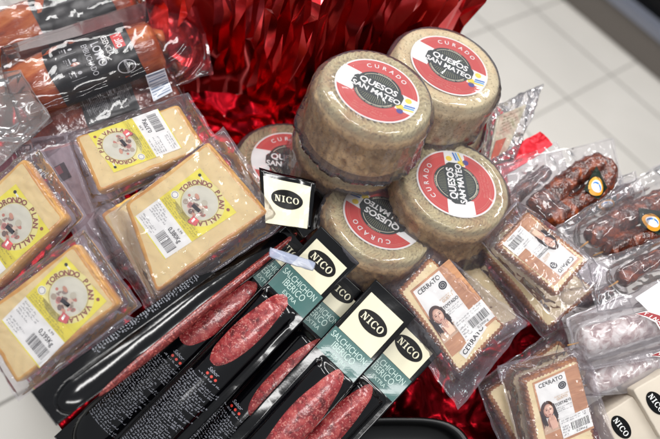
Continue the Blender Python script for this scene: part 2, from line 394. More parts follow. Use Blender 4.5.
wheel(377, 91, .700, (0, .0), (.90, .44), 'cheese wheel on top of the pile with upright red and green round label facing us', RW, seed=1, skirt=.004, R=.069, Rt=.062, lab=.0485)
wheel(449, 66, .775, (.0, -.04), (.90, .44), 'smooth pale cheese wheel at the back beside the floor, its round label upright', RWP, seed=2, weave=.15, skirt=.001)
wheel(456, 184, .765, (-.05, -.02), (-.16, -.97), 'cheese wheel at the right of the pile with its round label turned on its side', RW, seed=3, skirt=.008)
wheel(353, 140, .800, (-.05, -.05), (.9, .4), 'brown cheese wheel squeezed under the topmost wheel, its label hidden', RWD, seed=4, skirt=.008)
wheel(289, 163, .84, (-.05, -.05), (.98, .12), 'cheese wheel at the left of the pile, half hidden behind a black bordered tag', RWD, seed=5, skirt=.002)
wheel(383, 216, .765, (.0, .05), (-.82, -.5), 'cheese wheel at the bottom of the pile with its label upside down', RW, seed=6, skirt=.003)
wheel(437, 112, .850, (.0, -.0), (.6, .8), 'dark cheese wheel tucked under the pale one, only a strip of red label showing', RWD, seed=7, skirt=.003)
# ------------------------------------------------------------------ bags
def bag(parent, q, P, t, mat=None, fall=.018, cr=.0022, seed=0, nu=84, nv=84, top=.0012, name='bag', mode='block', r=.02, freq=55):
    """clear bag: quad q (TL,TR,BR,BL) pressed over a block of outline P and thickness t, sealed at its rim"""
    mat = mat or FILM
    mid = -t*.55
    def hfun(p, side):
        if mode == 'block':
            d = pdist(p, P); s = sstep(1-d/fall); base = mid+(top-mid)*s
            return base if side > 0 else mid+(-t-top-mid)*s
        d, k = segd(p, P[0], P[1])
        for e in range(1, len(P)-1):
            d2, k = segd(p, P[e], P[e+1]); d = min(d, d2)
        x = d/(r*1.5); s = math.sqrt(max(0, 1-x*x)) if x < .8 else .6*sstep((1.25-x)/.45)
        return (top+r)*s-r*.9+top if side > 0 else -r*.95-(r*.6)*s
    V = []; F = []
    for side in (1, -1):
        b = len(V)
        for j in range(nv+1):
            for i in range(nu+1):
                s, w = i/nu, j/nv
                e = min(s, 1-s, w, 1-w)
                p = bil(q, s, w)
                jx = .0022*nz(p[0]*60+seed, p[1]*60, side*0+1)*(1 if e < .02 else 0)
                p = (p[0]+jx, p[1]+.0022*nz(p[0]*60, p[1]*60+seed, 9)*(1 if e < .02 else 0))
                d = pdist(p, P) if mode == 'block' else .01
                k = (.3 if d == 0 and mode == 'block' else 1.)
                c = cr*k*(ridge(p[0]*freq+seed, p[1]*freq, seed*1.7, 3)*1.6) + (0 if k < 1 else .0022*nz(p[0]*22, p[1]*22, seed))
                z = hfun(p, side)+c*side*(1 if e > 0 else 0)
                if e <= .03:                              # heat-sealed rim: both films together
                    z = (mid if mode == 'block' else -r*.9)+.003*nz(p[0]*26+seed, p[1]*26, 3)+side*.0002
                V.append((p[0], p[1], z))
        for j in range(nv):
            for i in range(nu):
                f = (b+j*(nu+1)+i, b+j*(nu+1)+i+1, b+(j+1)*(nu+1)+i+1, b+(j+1)*(nu+1)+i)
                F.append(f if side > 0 else f[::-1])
    return mesh(name, V, F, mat, parent)
def slab(parent, P, t, mats, name='cheese', bev=.003, ribs=0., wob=.0003, seed=0, n=26):
    """block with a rounded rim: face material 0, rind material 1"""
    P = ccw(P); cx = sum(p[0] for p in P)/len(P); cy = sum(p[1] for p in P)/len(P)
    O = []
    m = len(P)
    for i in range(m):
        a, b = P[i], P[(i+1) % m]; L = math.hypot(b[0]-a[0], b[1]-a[1])
        ux, uy = (b[0]-a[0])/L, (b[1]-a[1])/L
        k = max(6, int(L/.0012)) if ribs else n
        for j in range(k):
            s = (j+.5)/k; d = s*L; rc = .006
            # rounded corner
            e = min(d, L-d); ins = 0 if e > rc else (rc-math.sqrt(max(0, rc*rc-(rc-e)**2)))*.25
            o = wob*nz(s*9+i*5, seed, 1)*2 - ins + ribs*(1 if (j//2) % 2 else -1)
            O.append((a[0]+(b[0]-a[0])*s+uy*o, a[1]+(b[1]-a[1])*s-ux*o))
    N = len(O); V = []; F = []; M = []
    def loop(ins, z):
        b = len(V)
        for x, y in O:
            dx, dy = cx-x, cy-y; L = math.hypot(dx, dy)
            V.append((x+dx/L*ins, y+dy/L*ins, z+.0004*nz(x*80, y*80, seed)))
        return b
    L_ = [loop(bev*1.6, 0), loop(bev, -.0001), loop(bev*.3, -bev*.35), loop(0, -bev), loop(-.0006, -t*.5), loop(0, -t+bev), loop(bev, -t)]
    for q in range(len(L_)-1):
        for j in range(N):
            F.append((L_[q]+j, L_[q+1]+j, L_[q+1]+(j+1) % N, L_[q]+(j+1) % N)); M.append(1)
    F.append(tuple(L_[0]+j for j in range(N))); M.append(0)
    F.append(tuple(L_[-1]+j for j in range(N))[::-1]); M.append(0)
    o = mesh(name, V, F, mats, parent, M)
    return o
# ------------------------------------------------------------------ yellow-labelled cheese packs
def yellow_art(seed=0):
    a = Art(); W, H = 1.0, 1.55
    a.rect(0, 0, W, H, YEL, 0, 6, 6)
    a.rect(0, .02, W, .58, WHITE, 1); a.rect(0, .58, W, .80, YEL2, 1)
    a.micro(.05, .6, .95, .78, 4, paper((150, 140, 40), .5), 2, seed)
    cx, cy = .5, 1.13
    a.disc(cx, cy, .44, paper((236, 228, 150), .4), 1); a.disc(cx, cy, .325, paper((214, 212, 196), .4), 2)
    a.arc('TORONDO PLAN VALLANO', cx, cy, .38, .125, BROWN, 3, mid=66, bold=.035, step=13.6)
    # the little picture: hills, a plate with pieces of meat and a dark bottle
    rn = random.Random(5)
    tones = [(176, 160, 140), (206, 150, 124), (150, 130, 120), (196, 120, 100), (222, 200, 180), (120, 96, 84), (196, 190, 170), (214, 150, 140)]
    for k in range(34):                               # loose painterly scene of hills, a table and cured meat
        an = rn.uniform(0, 2*PI); rr_ = .24*math.sqrt(rn.random()); x, y = cx-.02+rr_*math.cos(an), cy-.08+rr_*math.sin(an)*.75
        a.disc(x, y, rn.uniform(.025, .06), paper(tones[k % 8], .5), 3+k % 3, sx=1, sy=rn.uniform(.4, 1), rot=rn.uniform(0, 180))
    a.poly([(.45, 1.04), (.62, 1.07), (.63, 1.0), (.46, .97)], INK, 7)
    a.poly([(.62, .9), (.76, .92), (.8, .8), (.66, .74)], paper((214, 90, 90), .5), 7); a.poly([(.66, .88), (.7, .88), (.72, .8), (.68, .8)], WHITE, 8)
    a.ring(cx, cy, .335, .345, paper((170, 150, 90), .4), 3)
    a.disc(.12, .86, .075, WHITE, 2); a.ring(.12, .86, .05, .06, GREY, 3); a.disc(.88, 1.46, .03, BROWN, 2); a.disc(.1, 1.46, .03, INK, 2); a.rect(.13, 1.44, .2, 1.47, WHITE, 2)
    a.bars(.52, .1, .93, .3, INK, 2, seed+3); a.text(('0,380Kg', '0,395Kg', '0,370Kg')[seed % 3-1], .72, .40, .125, INK, 2, bold=.015, sx=.8); a.micro(.05, .3, .45, .55, 5, GREY, 2, seed+1); a.micro(.05, .06, .45, .2, 3, GREY, 2, seed+2)
    a.text('6,99', .72, .52, .07, INK, 2)
    return a
def toro(face, lab, bagq, d, n, xdir, t, label, seed, mat=FILM, group='plastic packs of cheese with yellow labels', lbl=True, cr=.0024):
    cx = sum(p[0] for p in face)/len(face); cy = sum(p[1] for p in face)/len(face)
    F = Frame(cx, cy, d, n, xdir)
    T = thing('cheese_pack', label, 'cheese pack', F.m(), group)
    P = F.uvs(face)
    slab(T, P, t, [CHEESE, RIND], seed=seed, bev=.0034)
    if lbl:
        yellow_art(seed).build('label', T, quadmap(F.uvs(lab), 1.0, 1.55, .0006))
    bag(T, F.uvs(bagq), ccw(P), t, mat, seed=seed, cr=cr)
    return T
NL = (.02, .10, .98); NT = (.05, .2, .97)
toro([(124, 204), (208, 141), (268, 212), (156, 293)], [(200, 168), (236.7, 212.5), (165, 259.4), (134.7, 217)],
     [(222, 124), (288, 222), (152, 312), (104, 214)], .705, NL, (.58, .81), .024,
     'cheese pack with a yellow label lying over another pack, next to the black sausage packs', 1)
toro([(100, 214), (140, 190), (212, 262), (152, 300)], [(0, 0), (0, 0), (0, 0), (0, 0)],
     [(100, 196), (236, 270), (150, 318), (84, 222)], .752, NL, (.58, .81), .022,
     'cheese pack lying under another one, only its shiny left edge showing', 2, FILM2, lbl=False, cr=.003)
toro([(74, 137), (178, 104), (206, 148), (98, 192)], [(114, 172.7), (88, 134), (158, 109), (182, 148)],
     [(60, 132), (186, 88), (222, 146), (88, 210)], .765, NT, (-.36, -.93), .022,
     'cheese pack with a yellow label turned on its side, under the dark cured loins', 3)
toro([(23, 158), (66, 218), (-4, 288), (-50, 225)], [(16, 184), (50, 231), (-20, 292), (-54, 242)],
     [(34, 142), (82, 214), (-10, 312), (-60, 215)], .705, NL, (.58, .81), .024,
     'cheese pack with a yellow label cut off by the left edge of the photo', 4)
toro([(75, 243), (119, 304), (16, 384), (-24, 318)], [(66, 256.5), (107, 301), (39.6, 368), (1.6, 320.6)],
     [(80, 224), (138, 306), (12, 404), (-40, 318)], .655, NL, (.6, .8), .024,
     'lowest cheese pack with a yellow label, beside the bare counter', 5)
# ------------------------------------------------------------------ white-labelled cheese wedges with a portrait
WOOD = noisy('printed_wood_board', [(.3, (168, 112, 72)), (.6, (196, 142, 98)), (.8, (210, 160, 116))], 30, 4, .4, .2, .0, 60, stretch=(1, 6, 1))
def portrait_art(seed=0):
    a = Art(); W, H = 1.0, 1.55
    SK = paper((222, 180, 158), .5); HR = paper((70, 44, 34), .5); SK2 = paper((196, 140, 118), .5)
    a.rect(0, 0, W, H, WOOD, 0, 4, 4)
    a.rect(.04, .3, .70, 1.5, WHITE, 1)
    a.text('CERRATO', .37, 1.40, .135, INK, 2, bold=.015, sx=.88)
    a.disc(.585, 1.22, .085, paper((30, 34, 42), .4), 2); a.ring(.585, 1.22, .05, .056, WHITE, 3); a.text('D', .585, 1.22, .06, WHITE, 3)
    a.text('QUESO DE OVEJA', .52, 1.02, .04, paper((196, 150, 90), .5), 2); a.text('GUSTO', .52, .96, .085, paper((206, 160, 100), .5), 7, sx=.85)
    a.text('TOSTADO', .515, .845, .092, INK, 7, bold=.012, sx=.80); a.micro(.36, .66, .68, .78, 3, GREY, 2, seed)
    a.micro(.3, .32, .68, .4, 2, GREY, 2, seed+5)
    # woman resting her chin on her hand, as a printed photograph in many tones
    rn = random.Random(11); H2 = paper((44, 28, 22), .5); SK3 = paper((238, 204, 184), .5); SK4 = paper((168, 112, 92), .5); TOP = paper((206, 176, 150), .5)
    a.poly([(.0, .3), (.02, .5), (.09, .58), (.3, .56), (.42, .46), (.47, .3)], TOP, 2)
    a.poly([(.12, .44), (.13, .62), (.25, .62), (.27, .44), (.2, .38)], SK4, 3)
    a.disc(.175, .83, .17, HR, 3, sx=.85, sy=1.15)
    for k in range(26):                               # loose strands
        x = rn.choice((rn.uniform(.0, .08), rn.uniform(.27, .33))); y = rn.uniform(.55, .80)
        a.poly([(x, y+.12), (x+.022, y+.12), (x+.03+rn.uniform(-.03, .03), y-.1), (x+.01, y-.12)], H2 if k % 2 else HR, 4)
    a.disc(.185, .80, .125, SK2, 5, sx=.82, sy=1.22); a.disc(.195, .805, .112, SK, 6, sx=.8, sy=1.18); a.disc(.215, .86, .05, SK3, 7, sx=1, sy=.7); a.disc(.225, .77, .035, SK3, 7)
    a.ring(.185, .84, .1, .155, HR, 8, a0=15, a1=165, sx=.85, sy=1.15)
    a.poly([(.1, .78), (.115, .70), (.15, .66), (.13, .74)], SK4, 7)
    a.poly([(.16, .705), (.19, .715), (.225, .705), (.19, .69)], paper((170, 76, 74), .5), 8)
    for ex in (.145, .23):
        a.disc(ex, .822, .02, SK4, 7, sx=1.2, sy=.6); a.disc(ex, .822, .012, H2, 8, sx=1.1, sy=.8); a.rect(ex-.026, .85, ex+.024, .857, HR, 8)
    a.poly([(.185, .82), (.196, .82), (.205, .76), (.178, .755)], SK2, 7)
    a.poly([(.17, .36), (.15, .56), (.16, .655), (.2, .68), (.27, .66), (.3, .56), (.3, .36)], SK, 9)
    for k in range(4): a.poly([(.165+k*.034, .67+.01*(k in (1, 2))), (.17+k*.034, .67), (.172+k*.03, .56), (.166+k*.03, .56)], SK4, 10)
    # price sticker
    a.rect(.34, .06, .99, .50, WHITE, 7); a.bars(.56, .16, .94, .34, INK, 8, seed+1); a.micro(.37, .38, .95, .48, 2, GREY, 8, seed+2)
    a.micro(.37, .10, .53, .34, 4, GREY, 8, seed+3); a.text('0,290Kg', .75, .11, .07, INK, 8)
    return a
def cerrato(face, lab, bagq, d, n, xdir, t, label, seed, lbl=True, mat=FILM, strip=None, cr=.0024):
    cx = sum(p[0] for p in face)/len(face); cy = sum(p[1] for p in face)/len(face)
    F = Frame(cx, cy, d, n, xdir)
    T = thing('cheese_wedge_pack', label, 'cheese pack', F.m(), 'vacuum packs of cheese wedges with a portrait label')
    P = F.uvs(face)
    slab(T, P, t, [CHEESE2, RIND2], seed=seed, bev=.003, ribs=.0005)
    if lbl: portrait_art(seed).build('label', T, quadmap(F.uvs(lab), 1.0, 1.55, .0006))
    if strip:
        a = Art(); a.rect(0, 0, 1, .3, WHITE, 0); a.text('CERRATO', .5, .15, .22, INK, 1, bold=.02, sx=.9); a.build('seal_strip', T, quadmap(F.uvs(strip), 1, .3, .0008))
    bag(T, F.uvs(bagq), ccw(P), t, mat, seed=seed, cr=cr)
    return T
NR = (.02, .16, .98)
cerrato([(398, 291), (430, 257), (506, 326), (460, 374)], [(410, 291), (449, 259), (497, 318), (452, 357)],
        [(376, 288), (430, 240), (530, 322), (462, 412)], .735, NR, (.74, -.67), .024,
        'wedge pack with its portrait label upright, between the black sausage packs and the cheese wheels', 11, strip=[(459, 353), (480, 322), (487, 327), (466, 359)])
cerrato([(497, 246), (529, 211), (589, 260), (558, 296)], [(580, 259), (554, 286), (500, 243), (527, 214)],
        [(520, 198), (612, 270), (560, 322), (482, 240)], .735, NR, (-.7, .7), .020,
        'wedge pack with its portrait label upside down, on top of another wedge pack', 12)
cerrato([(477, 243), (512, 222), (596, 290), (549, 330)], [(0, 0)]*4,
        [(478, 226), (612, 296), (560, 352), (466, 250)], .785, NR, (-.7, .7), .022,
        'wedge pack hidden under the upside down one, its ribbed rind showing on two sides', 13, lbl=False, cr=.003)
cerrato([(523, 379), (577, 357), (598, 448), (540, 470)], [(532, 383), (577, 363), (594, 428), (548, 448)],
        [(500, 366), (590, 344), (622, 450), (530, 478)], .720, NR, (.95, -.3), .022,
        'wedge pack with its portrait label upright, next to the white cartons at the bottom', 14)
cerrato([(486, 392), (560, 340), (590, 372), (525, 460)], [(0, 0)]*4,
        [(478, 384), (570, 322), (604, 372), (512, 470)], .765, NR, (.8, -.5), .022,
        'wedge pack lying askew under the lowest portrait pack', 15, lbl=False, cr=.003)
cerrato([(452, 262), (478, 250), (520, 320), (500, 330)], [(0, 0)]*4,
        [(446, 250), (486, 240), (536, 322), (500, 345)], .80, NR, (.74, -.67), .02,
        'wedge pack buried between two portrait packs, seen as dark folds of film', 16, lbl=False, mat=FILM2, cr=.004)
# ------------------------------------------------------------------ salchichon packs
def cap_profile(x, y, r, y0, y1, H):
    """height of a sausage lying along y"""
    e = 0
    if y < y0+r*1.6: e = (y0+r*1.6-y)/(r*1.6)
    if y > y1-r*1.6: e = (y-(y1-r*1.6))/(r*1.6)
    if e >= 1: return 0
    rr = r*math.sqrt(1-e*e) if e > 0 else r
    k = abs(x)/rr
    return H*math.sqrt(1-e*e)*math.sqrt(max(0, 1-k*k)) if k < 1 else 0
def sal_pack(p0, p1, wpx, d, win, teal, label, seed, n=NL, nico=None, textblock=None, tbx=(-.78, .74), thin=False, flap=0, winw=1.0, wx=0.):
    """p0 lower end, p1 upper end (px) of the centre line; wpx width"""
    mx, my = (p0[0]+p1[0])/2, (p0[1]+p1[1])/2
    ax = (p1[0]-p0[0], p1[1]-p0[1]); L = math.hypot(*ax); a = (ax[0]/L, ax[1]/L); perp = (-a[1], a[0])
    F = Frame(mx, my, d, n, perp)                     # local x across, local y along the axis (up right)
    T = thing('cured_sausage_pack', label, 'sausage pack', F.m(), 'black packs of sliced cured sausage with green bands')
    def loc(px, py): return F.uv(px, py)
    ya, yb = loc(*p0)[1], loc(*p1)[1]
    w = abs(F.uv(mx+perp[0]*wpx/2, my+perp[1]*wpx/2)[0])
    w0, w1 = loc(*win[0]), loc(*win[1]); wy0, wy1 = w0[1], w1[1]; wcx = (w0[0]+w1[0])/2
    r = w*.80; Hh = .012 if not thin else .008
    yt = loc(*teal)[1] if teal else wy1+.02
    sy0, sy1 = ya+.01, yt+.004
    def z(x, y): 
        s = cap_profile(x-wcx*.6, y, r, sy0, sy1, Hh)*(1-sstep((y-yt+.03)/.014))
        kf = 1-.85*sstep((y-yt+.02)/.015); fl = .0022*nz(y*14+seed, x*20, seed)+.0013*(ridge(x*26+seed, y*13, seed, 2)-.3)*(0.35 if s > .003 else 1)*kf
        return s+fl
    nu, nv = 30, 260
    V, Fc = grid(nu, nv, lambda s, t: (lambda x, y: (x*(1+.02*nz(y*30, 2, seed)), y, z(x, y)))(-w+2*w*s, ya+(yb-ya)*t))
    # rim folds back so the sleeve has real thickness
    b = len(V); V += [(x*.98, y, zz-.009) for x, y, zz in V]
    Fc += [tuple(b+i for i in f[::-1]) for f in list(Fc)]
    m1 = nu+1
    for j in range(nv):
        for i0 in (0, nu):
            q = (j*m1+i0, (j+1)*m1+i0, b+(j+1)*m1+i0, b+j*m1+i0); Fc.append(q if i0 else q[::-1])
    for i in range(nu):
        for j0 in (0, nv):
            q = (j0*m1+i, j0*m1+i+1, b+j0*m1+i+1, b+j0*m1+i); Fc.append(q if not j0 else q[::-1])
    SL = mesh('sleeve', V, Fc, BLACKP, T)
    # window with the cut sausage
    cy, hl = (wy0+wy1)/2, (wy1-wy0)/2; hw = r*.62*winw
    V = []; nr, na = 14, 64
    tilt = (w1[0]-w0[0])/(wy1-wy0)
    for i in range(nr+1):
        k = i/nr
        for j in range(na):
            th = 2*PI*j/na; c, s = math.cos(th), math.sin(th)
            ex = abs(c)**.85*(1 if c > 0 else -1)
            y = cy+hl*k*s*(1+.02*nz(th*3, seed, 4)); x = wcx+wx+tilt*(y-cy)+hw*k*ex*(1-.12*s)*(1+.10*nz(c*1.6, s*1.6, seed))
            V.append((x, y, z(x, y)+.0006+.0034*(1-k**3)+.0012*(ridge(x*70, y*45, seed, 2)-.3)*(1-k)))
    Fc = [(i*na+j, (i+1)*na+j, (i+1)*na+(j+1) % na, i*na+(j+1) % na) for i in range(nr) for j in range(na)]
    mesh('sausage', V, Fc, SALEDGE if thin else SALAMI, T)
    lift = lambda x, y, l: (x, y, z(x, y)+.0011+l*2.6)
    if teal:
        g = Art(); h = .016
        g.rect(-w*.93, yt-h, w*.93, yt+h, TEAL, 0, 16, 10)
        LT = paper((190, 214, 206), .4)
        g.text('SALCHICHON', -w*.04, yt+h*.5, .0105, LT, 1, sx=.84*w/.034); g.text('IBERICO', -w*.05, yt-.001, .0115, LT, 1, sx=.85*w/.034); g.text('EXTRA', w*.0, yt-h*.62, .0065, LT, 1)
        g.build('green_band', SL, lift)
        c = Art(); y0 = yt+h+.0004; y1 = yb-.014
        c.rect(-w*.80, y0, w*.80, y1, CREAM, 0, 14, 14)
        ny = y0+(y1-y0)*(.5 if nico is None else nico)
        c.disc(0, ny, w*.64, INK, 1, sx=1, sy=.56); c.nico(0, ny, w*1.02, CREAM, 2)
        c.build('header_card', SL, lift)
    if textblock:
        tb = Art(); q0, q1 = loc(*textblock[0])[1], loc(*textblock[1])[1]
        LG = paper((150, 152, 162), .35)
        rows = max(4, int((q1-q0)/.0030))
        tb.micro(w*tbx[0], q0, w*tbx[1], q1, rows, LG, 0, seed, .7)
        q2 = q1+.008
        if not thin: tb.text('Sabor', -w*.05, q2+.006, .0062, LG, 0, shear=.3); 
        for k in ((-1, 0, 1) if not thin else ()): tb.disc(k*.006, q2+.0005, .0016, RED, 0)
        if not thin: tb.micro(-w*.5, q2-.0055, w*.5, q2-.002, 1, LG, 0, seed+9, .7)
        tb.build('small_print', SL, lift)
    return T, F
DS = .735
sal_pack((262, 500), (428, 332), 54, .728, ((296, 462), (371, 385)), (387, 377), 'rightmost black sausage pack, mostly under its neighbour with the white and black name tag', 25, nico=.62, winw=1.0)
sal_pack((160, 490), (352, 282), 50, .735, ((252, 414), (322, 340)), (322, 320), 'black sausage pack in the middle of the fan, its name tag covered', 23, textblock=((185, 466), (232, 414)), nico=.9, winw=1.15)
sal_pack((206, 500), (398, 300), 56, .708, ((262, 462), (342, 371)), (345, 354), 'black sausage pack with the widest meat window and the fully visible name tag', 24, nico=.55, winw=1.12)
sal_pack((70, 455), (304, 246), 52, .728, ((184, 341), (256, 283)), (270, 275), 'black sausage pack partly covered by the long thin sausage', 21, textblock=((104, 424), (172, 362)), nico=.9, winw=1.15)
sal_pack((110, 478), (342, 246), 54, .712, ((214, 362), (288, 294)), (299, 294), 'black sausage pack whose white name tag lies against the upside down cheese wheel', 22, textblock=((120, 462), (205, 378)), nico=.62, winw=1.05)
# the thin upright pack along the cheese packs
sal_pack((46, 412), (324, 197), 38, .692, ((98, 394), (296, 232)), None, 'black pack holding one long thin sausage, lying against the cheese packs', 20, n=(.30, .30, .9), textblock=((104, 366), (208, 288)), tbx=(-.97, -.62), thin=True, winw=.52, wx=.002)
def print_side():
    pass
# header tag standing free in front of the left wheel
F = Frame(287, 196, .715, (.05, .25, .95), (.96, .22))
T = thing('sausage_pack_tag', 'black bordered cream name tag standing in front of the half hidden left wheel', 'name tag', F.m())
a = Art(); q = F.uvs([(259, 167), (316, 182), (311, 230), (262, 222)])
V, Fc = [], []
zz = lambda x, y: .002*math.sin(x*60)+.0015*nz(x*50, y*50, 4)
V, Fc = grid(12, 12, lambda s, t: (*bil(q, s, t), zz(*bil(q, s, t)))); b = len(V)
V += [(x, y, z-.003) for x, y, z in V]; Fc += [tuple(b+i for i in f[::-1]) for f in list(Fc)]
for i in range(12):
    for (p, r_) in ((i, i+1), (12*13+i, 12*13+i+1), (i*13, i*13+13), (i*13+12, i*13+25)): Fc.append((p, r_, b+r_, b+p))
mesh('tag_back', V, Fc, BLACKP, T)
a.rect(.07, .0, .92, .86, CREAM, 0, 10, 10); a.disc(.5, .5, .3, INK, 1, sx=1, sy=.62); a.nico(.5, .5, .47, CREAM, 2)
a.build('name_panel', T, lambda x, y, l: (*bil(q, x, y), zz(*bil(q, x, y))+.0008+l*2.6))
# ------------------------------------------------------------------ tubes
def tube(name, pts, radii, mat, parent=None, nseg=24, lump=.0, seed=0, caps=True, fr=40):
    """sweep through 3-D points"""
    P = [Vector(p) for p in pts]; Q = []; RR = []
    n = len(P)
    for i in range(n-1):
        p0, p1, p2, p3 = P[max(0, i-1)], P[i], P[i+1], P[min(n-1, i+2)]
        for k in range(8):
            t = k/8; Q.append(.5*((2*p1)+(-p0+p2)*t+(2*p0-5*p1+4*p2-p3)*t*t+(-p0+3*p1-3*p2+p3)*t**3)); RR.append(radii[i]*(1-t)+radii[i+1]*t)
    Q.append(P[-1]); RR.append(radii[-1])
    up = Vector((.13, .21, .97)); V = []
    for i, p in enumerate(Q):
        tn = (Q[min(i+1, len(Q)-1)]-Q[max(i-1, 0)]).normalized(); s = tn.cross(up).normalized(); u = s.cross(tn)
        for j in range(nseg):
            a = 2*PI*j/nseg; d = s*math.cos(a)+u*math.sin(a); v = p+d*RR[i]
            r2 = RR[i]*(1+lump*(ridge(v.x*fr+seed, v.y*fr, v.z*fr, 2)-.35)*2)
            V.append(p+d*r2)
    N = len(Q); F = [(i*nseg+j, i*nseg+(j+1) % nseg, (i+1)*nseg+(j+1) % nseg, (i+1)*nseg+j) for i in range(N-1) for j in range(nseg)]
    if caps: F += [tuple(range(nseg))[::-1], tuple((N-1)*nseg+j for j in range(nseg))]
    return mesh(name, V, F, mat, parent)
def inv(F, p): 
    p = p-F.o; return (p.dot(F.x), p.dot(F.y), p.dot(F.n))
def sausage_local(F, pxs, r, z, ends=True):
    """pixel centre line on the plane F -> local 3-D centre points at height z"""
    pts = [(*F.uv(*p), z) for p in pxs]; rr = [r]*len(pts)
    if ends:
        a, b = Vector(pts[0]), Vector(pts[1]); d = (a-b).normalized()
        c, e = Vector(pts[-1]), Vector(pts[-2]); g = (c-e).normalized()
        pts = [tuple(a+d*r*.7), tuple(a+d*r*.45)]+pts+[tuple(c+g*r*.45), tuple(c+g*r*.7)]; rr = [r*.15, r*.7]+rr+[r*.7, r*.15]
    return pts, rr
# ------------------------------------------------------------------ cured loins, top left
def loin(c, adir, rpx, lenpx, d, label, seed, mat, sleeve, bagq, text='lomo', bagmat=None):
    F = Frame(c[0], c[1], d, (.1, .3, .95), adir)
    T = thing('cured_loin_pack', label, 'cured meat', F.m(), 'vacuum packed cured loins in black sleeves')
    r = rpx*d/FPX; hl = lenpx*d/FPX/2
    pts = [(-hl-.006, 0, -r), (-hl, .001, -r), (-hl*.5, .002, -r), (0, 0, -r), (hl*.5, -.001, -r), (hl, 0, -r), (hl+.006, 0, -r)]
    tube('loin', pts, [r*.3, r*.82, r, r*1.02, r, r*.85, r*.3], mat, T, 36, .05, seed, fr=25)
    x0, x1 = sleeve[0]*hl, sleeve[1]*hl; R = r*1.06
    def cyl(x, th, l): 
        w = .0012*nz(x*50, th*2, seed); q = R+l+w
        return (x, q*math.cos(th), -r+q*math.sin(th))          # th measured from local +y (down the image) round over the top
    V, Fc = grid(30, 60, lambda s, t: cyl(x0+(x1-x0)*s+.002*math.sin(t*9+seed), PI*1.15-PI*1.3*t, 0))
    b = len(V); V += [cyl(x0+(x1-x0)*s, PI*1.15-PI*1.3*t, -.0008) for t in [j/60 for j in range(61)] for s in [i/30 for i in range(31)]]
    Fc += [tuple(b+i for i in f[::-1]) for f in list(Fc)]
    SL = mesh('sleeve', V, Fc, BLACKS, T)
    # printing: art x runs around (down the picture), art y along the axis to the right
    a = Art(); W = x1-x0
    if text == 'lomo':
        RD = paper((210, 34, 34), .35); LG = paper((200, 200, 204), .4)
        a.rect(-.40, .66, .02, .86, RD, 0, 8, 1); a.text('Tello', -.19, .765, .2, WHITE, 1, bold=.02)
        a.text('ESENCIA', -.16, .54, .155, WHITE, 0, bold=.01, sx=.95); a.text('LOMO', -.03, .34, .22, LG, 0, bold=.015, sx=1.05); a.text('EMBUCHADO', .02, .15, .15, LG, 0, sx=.95)
        a.ring(.52, .72, .155, .175, LG, 0); a.text('MEDIANA', .52, .72, .085, LG, 0, bold=.01); a.arc('CALIDAD', .52, .72, .12, .04, LG, 0)
        for k in range(3):
            a.disc(-.42+k*.34, -.1, .04, LG, 0); a.rect(-.5+k*.34, -.2, -.34+k*.34, -.18, LG, 0); a.micro(-.5+k*.34, -.3, -.33+k*.34, -.22, 2, LG, 0, k)
            a.rect(-.28+k*.34, -.3, -.274+k*.34, -.02, LG, 0)
        S = .038
        fn = lambda x, y, l: cyl((y-.20)*S*1.75+ (x0+x1)/2, PI*.5+(x+.22)*S/R*1.25, .0004+l)
        a.build('sleeve_print', SL, fn)
    elif text == 'back':
        LG = paper((170, 170, 174), .4)
        a.micro(-.72, -.95, .2, -.02, 14, LG, 0, seed, .6); a.micro(-.72, .08, .2, .92, 13, LG, 0, seed+1, .6)
        fn = lambda x, y, l: cyl(y*W*.48+(x0+x1)/2, PI*.5+x*.95, .0004+l)
        a.build('sleeve_print', SL, fn)
    if bagq:
        L0 = [(-hl, 0), (hl, 0)]
        bag(T, F.uvs(bagq), L0, 2*r, TIGHT, seed=seed, mode='dome', r=r, top=.003, nu=96, nv=72, cr=.0013, freq=16)
    return T, F
loin((52, 6), (.95, -.30), 29, 150, .825, 'upper cured loin in a black sleeve, cut off by the top edge of the photo', 31, LOMO, (-.25, .75), [(-30, -30), (130, -60), (150, 20), (-20, 60)], 'none')
loin((80, 54), (.94, -.34), 31, 146, .785, 'orange cured loin with the red badge and white lettering on its black sleeve', 32, LOMO, (-.46, .70), [(-10, 40), (196, -18), (212, 60), (10, 122)], 'lomo')
T, F = loin((94, 111), (.94, -.34), 25, 164, .80, 'cured loin whose black sleeve carries small white print, right above the cheese packs', 33, LOMOD, (-.12, .52), [(4, 134), (176, 66), (190, 98), (20, 176)], 'back')
a = Art(); a.rect(0, 0, 1, 1.2, WHITE, 0); a.rect(0, 0, 1, 1.2, paper((226, 232, 240), .4), 1)
for k in range(9): a.rect(.06, .1+k*.12, .94, .1+k*.12+random.choice((.03, .05, .07)), paper((110, 130, 160), .4), 2)
a.build('barcode_label', T, quadmap(F.uvs([(146, 77), (165, 70), (173, 93), (154, 103)]), 1, 1.2, .004))
# crumpled clear bag at the far left
F = Frame(25, 105, .745, (.0, .2, .98), (1, -.2))
T = thing('crumpled_bag', 'crumpled greyish clear bag at the left edge, below the orange cured loin', 'plastic bag', F.m())
bag(T, F.uvs([(-50, 76), (14, 64), (46, 112), (-16, 172)]), [(-.05, 0), (.02, -.01)], .03, film('crumpled_film', haze=.14, rough=.12, bscale=16, bump=.3, gl=1.2, hazecol=(205, 200, 198)), seed=9, mode='dome', r=.016, nu=110, nv=110, cr=.006, freq=13)
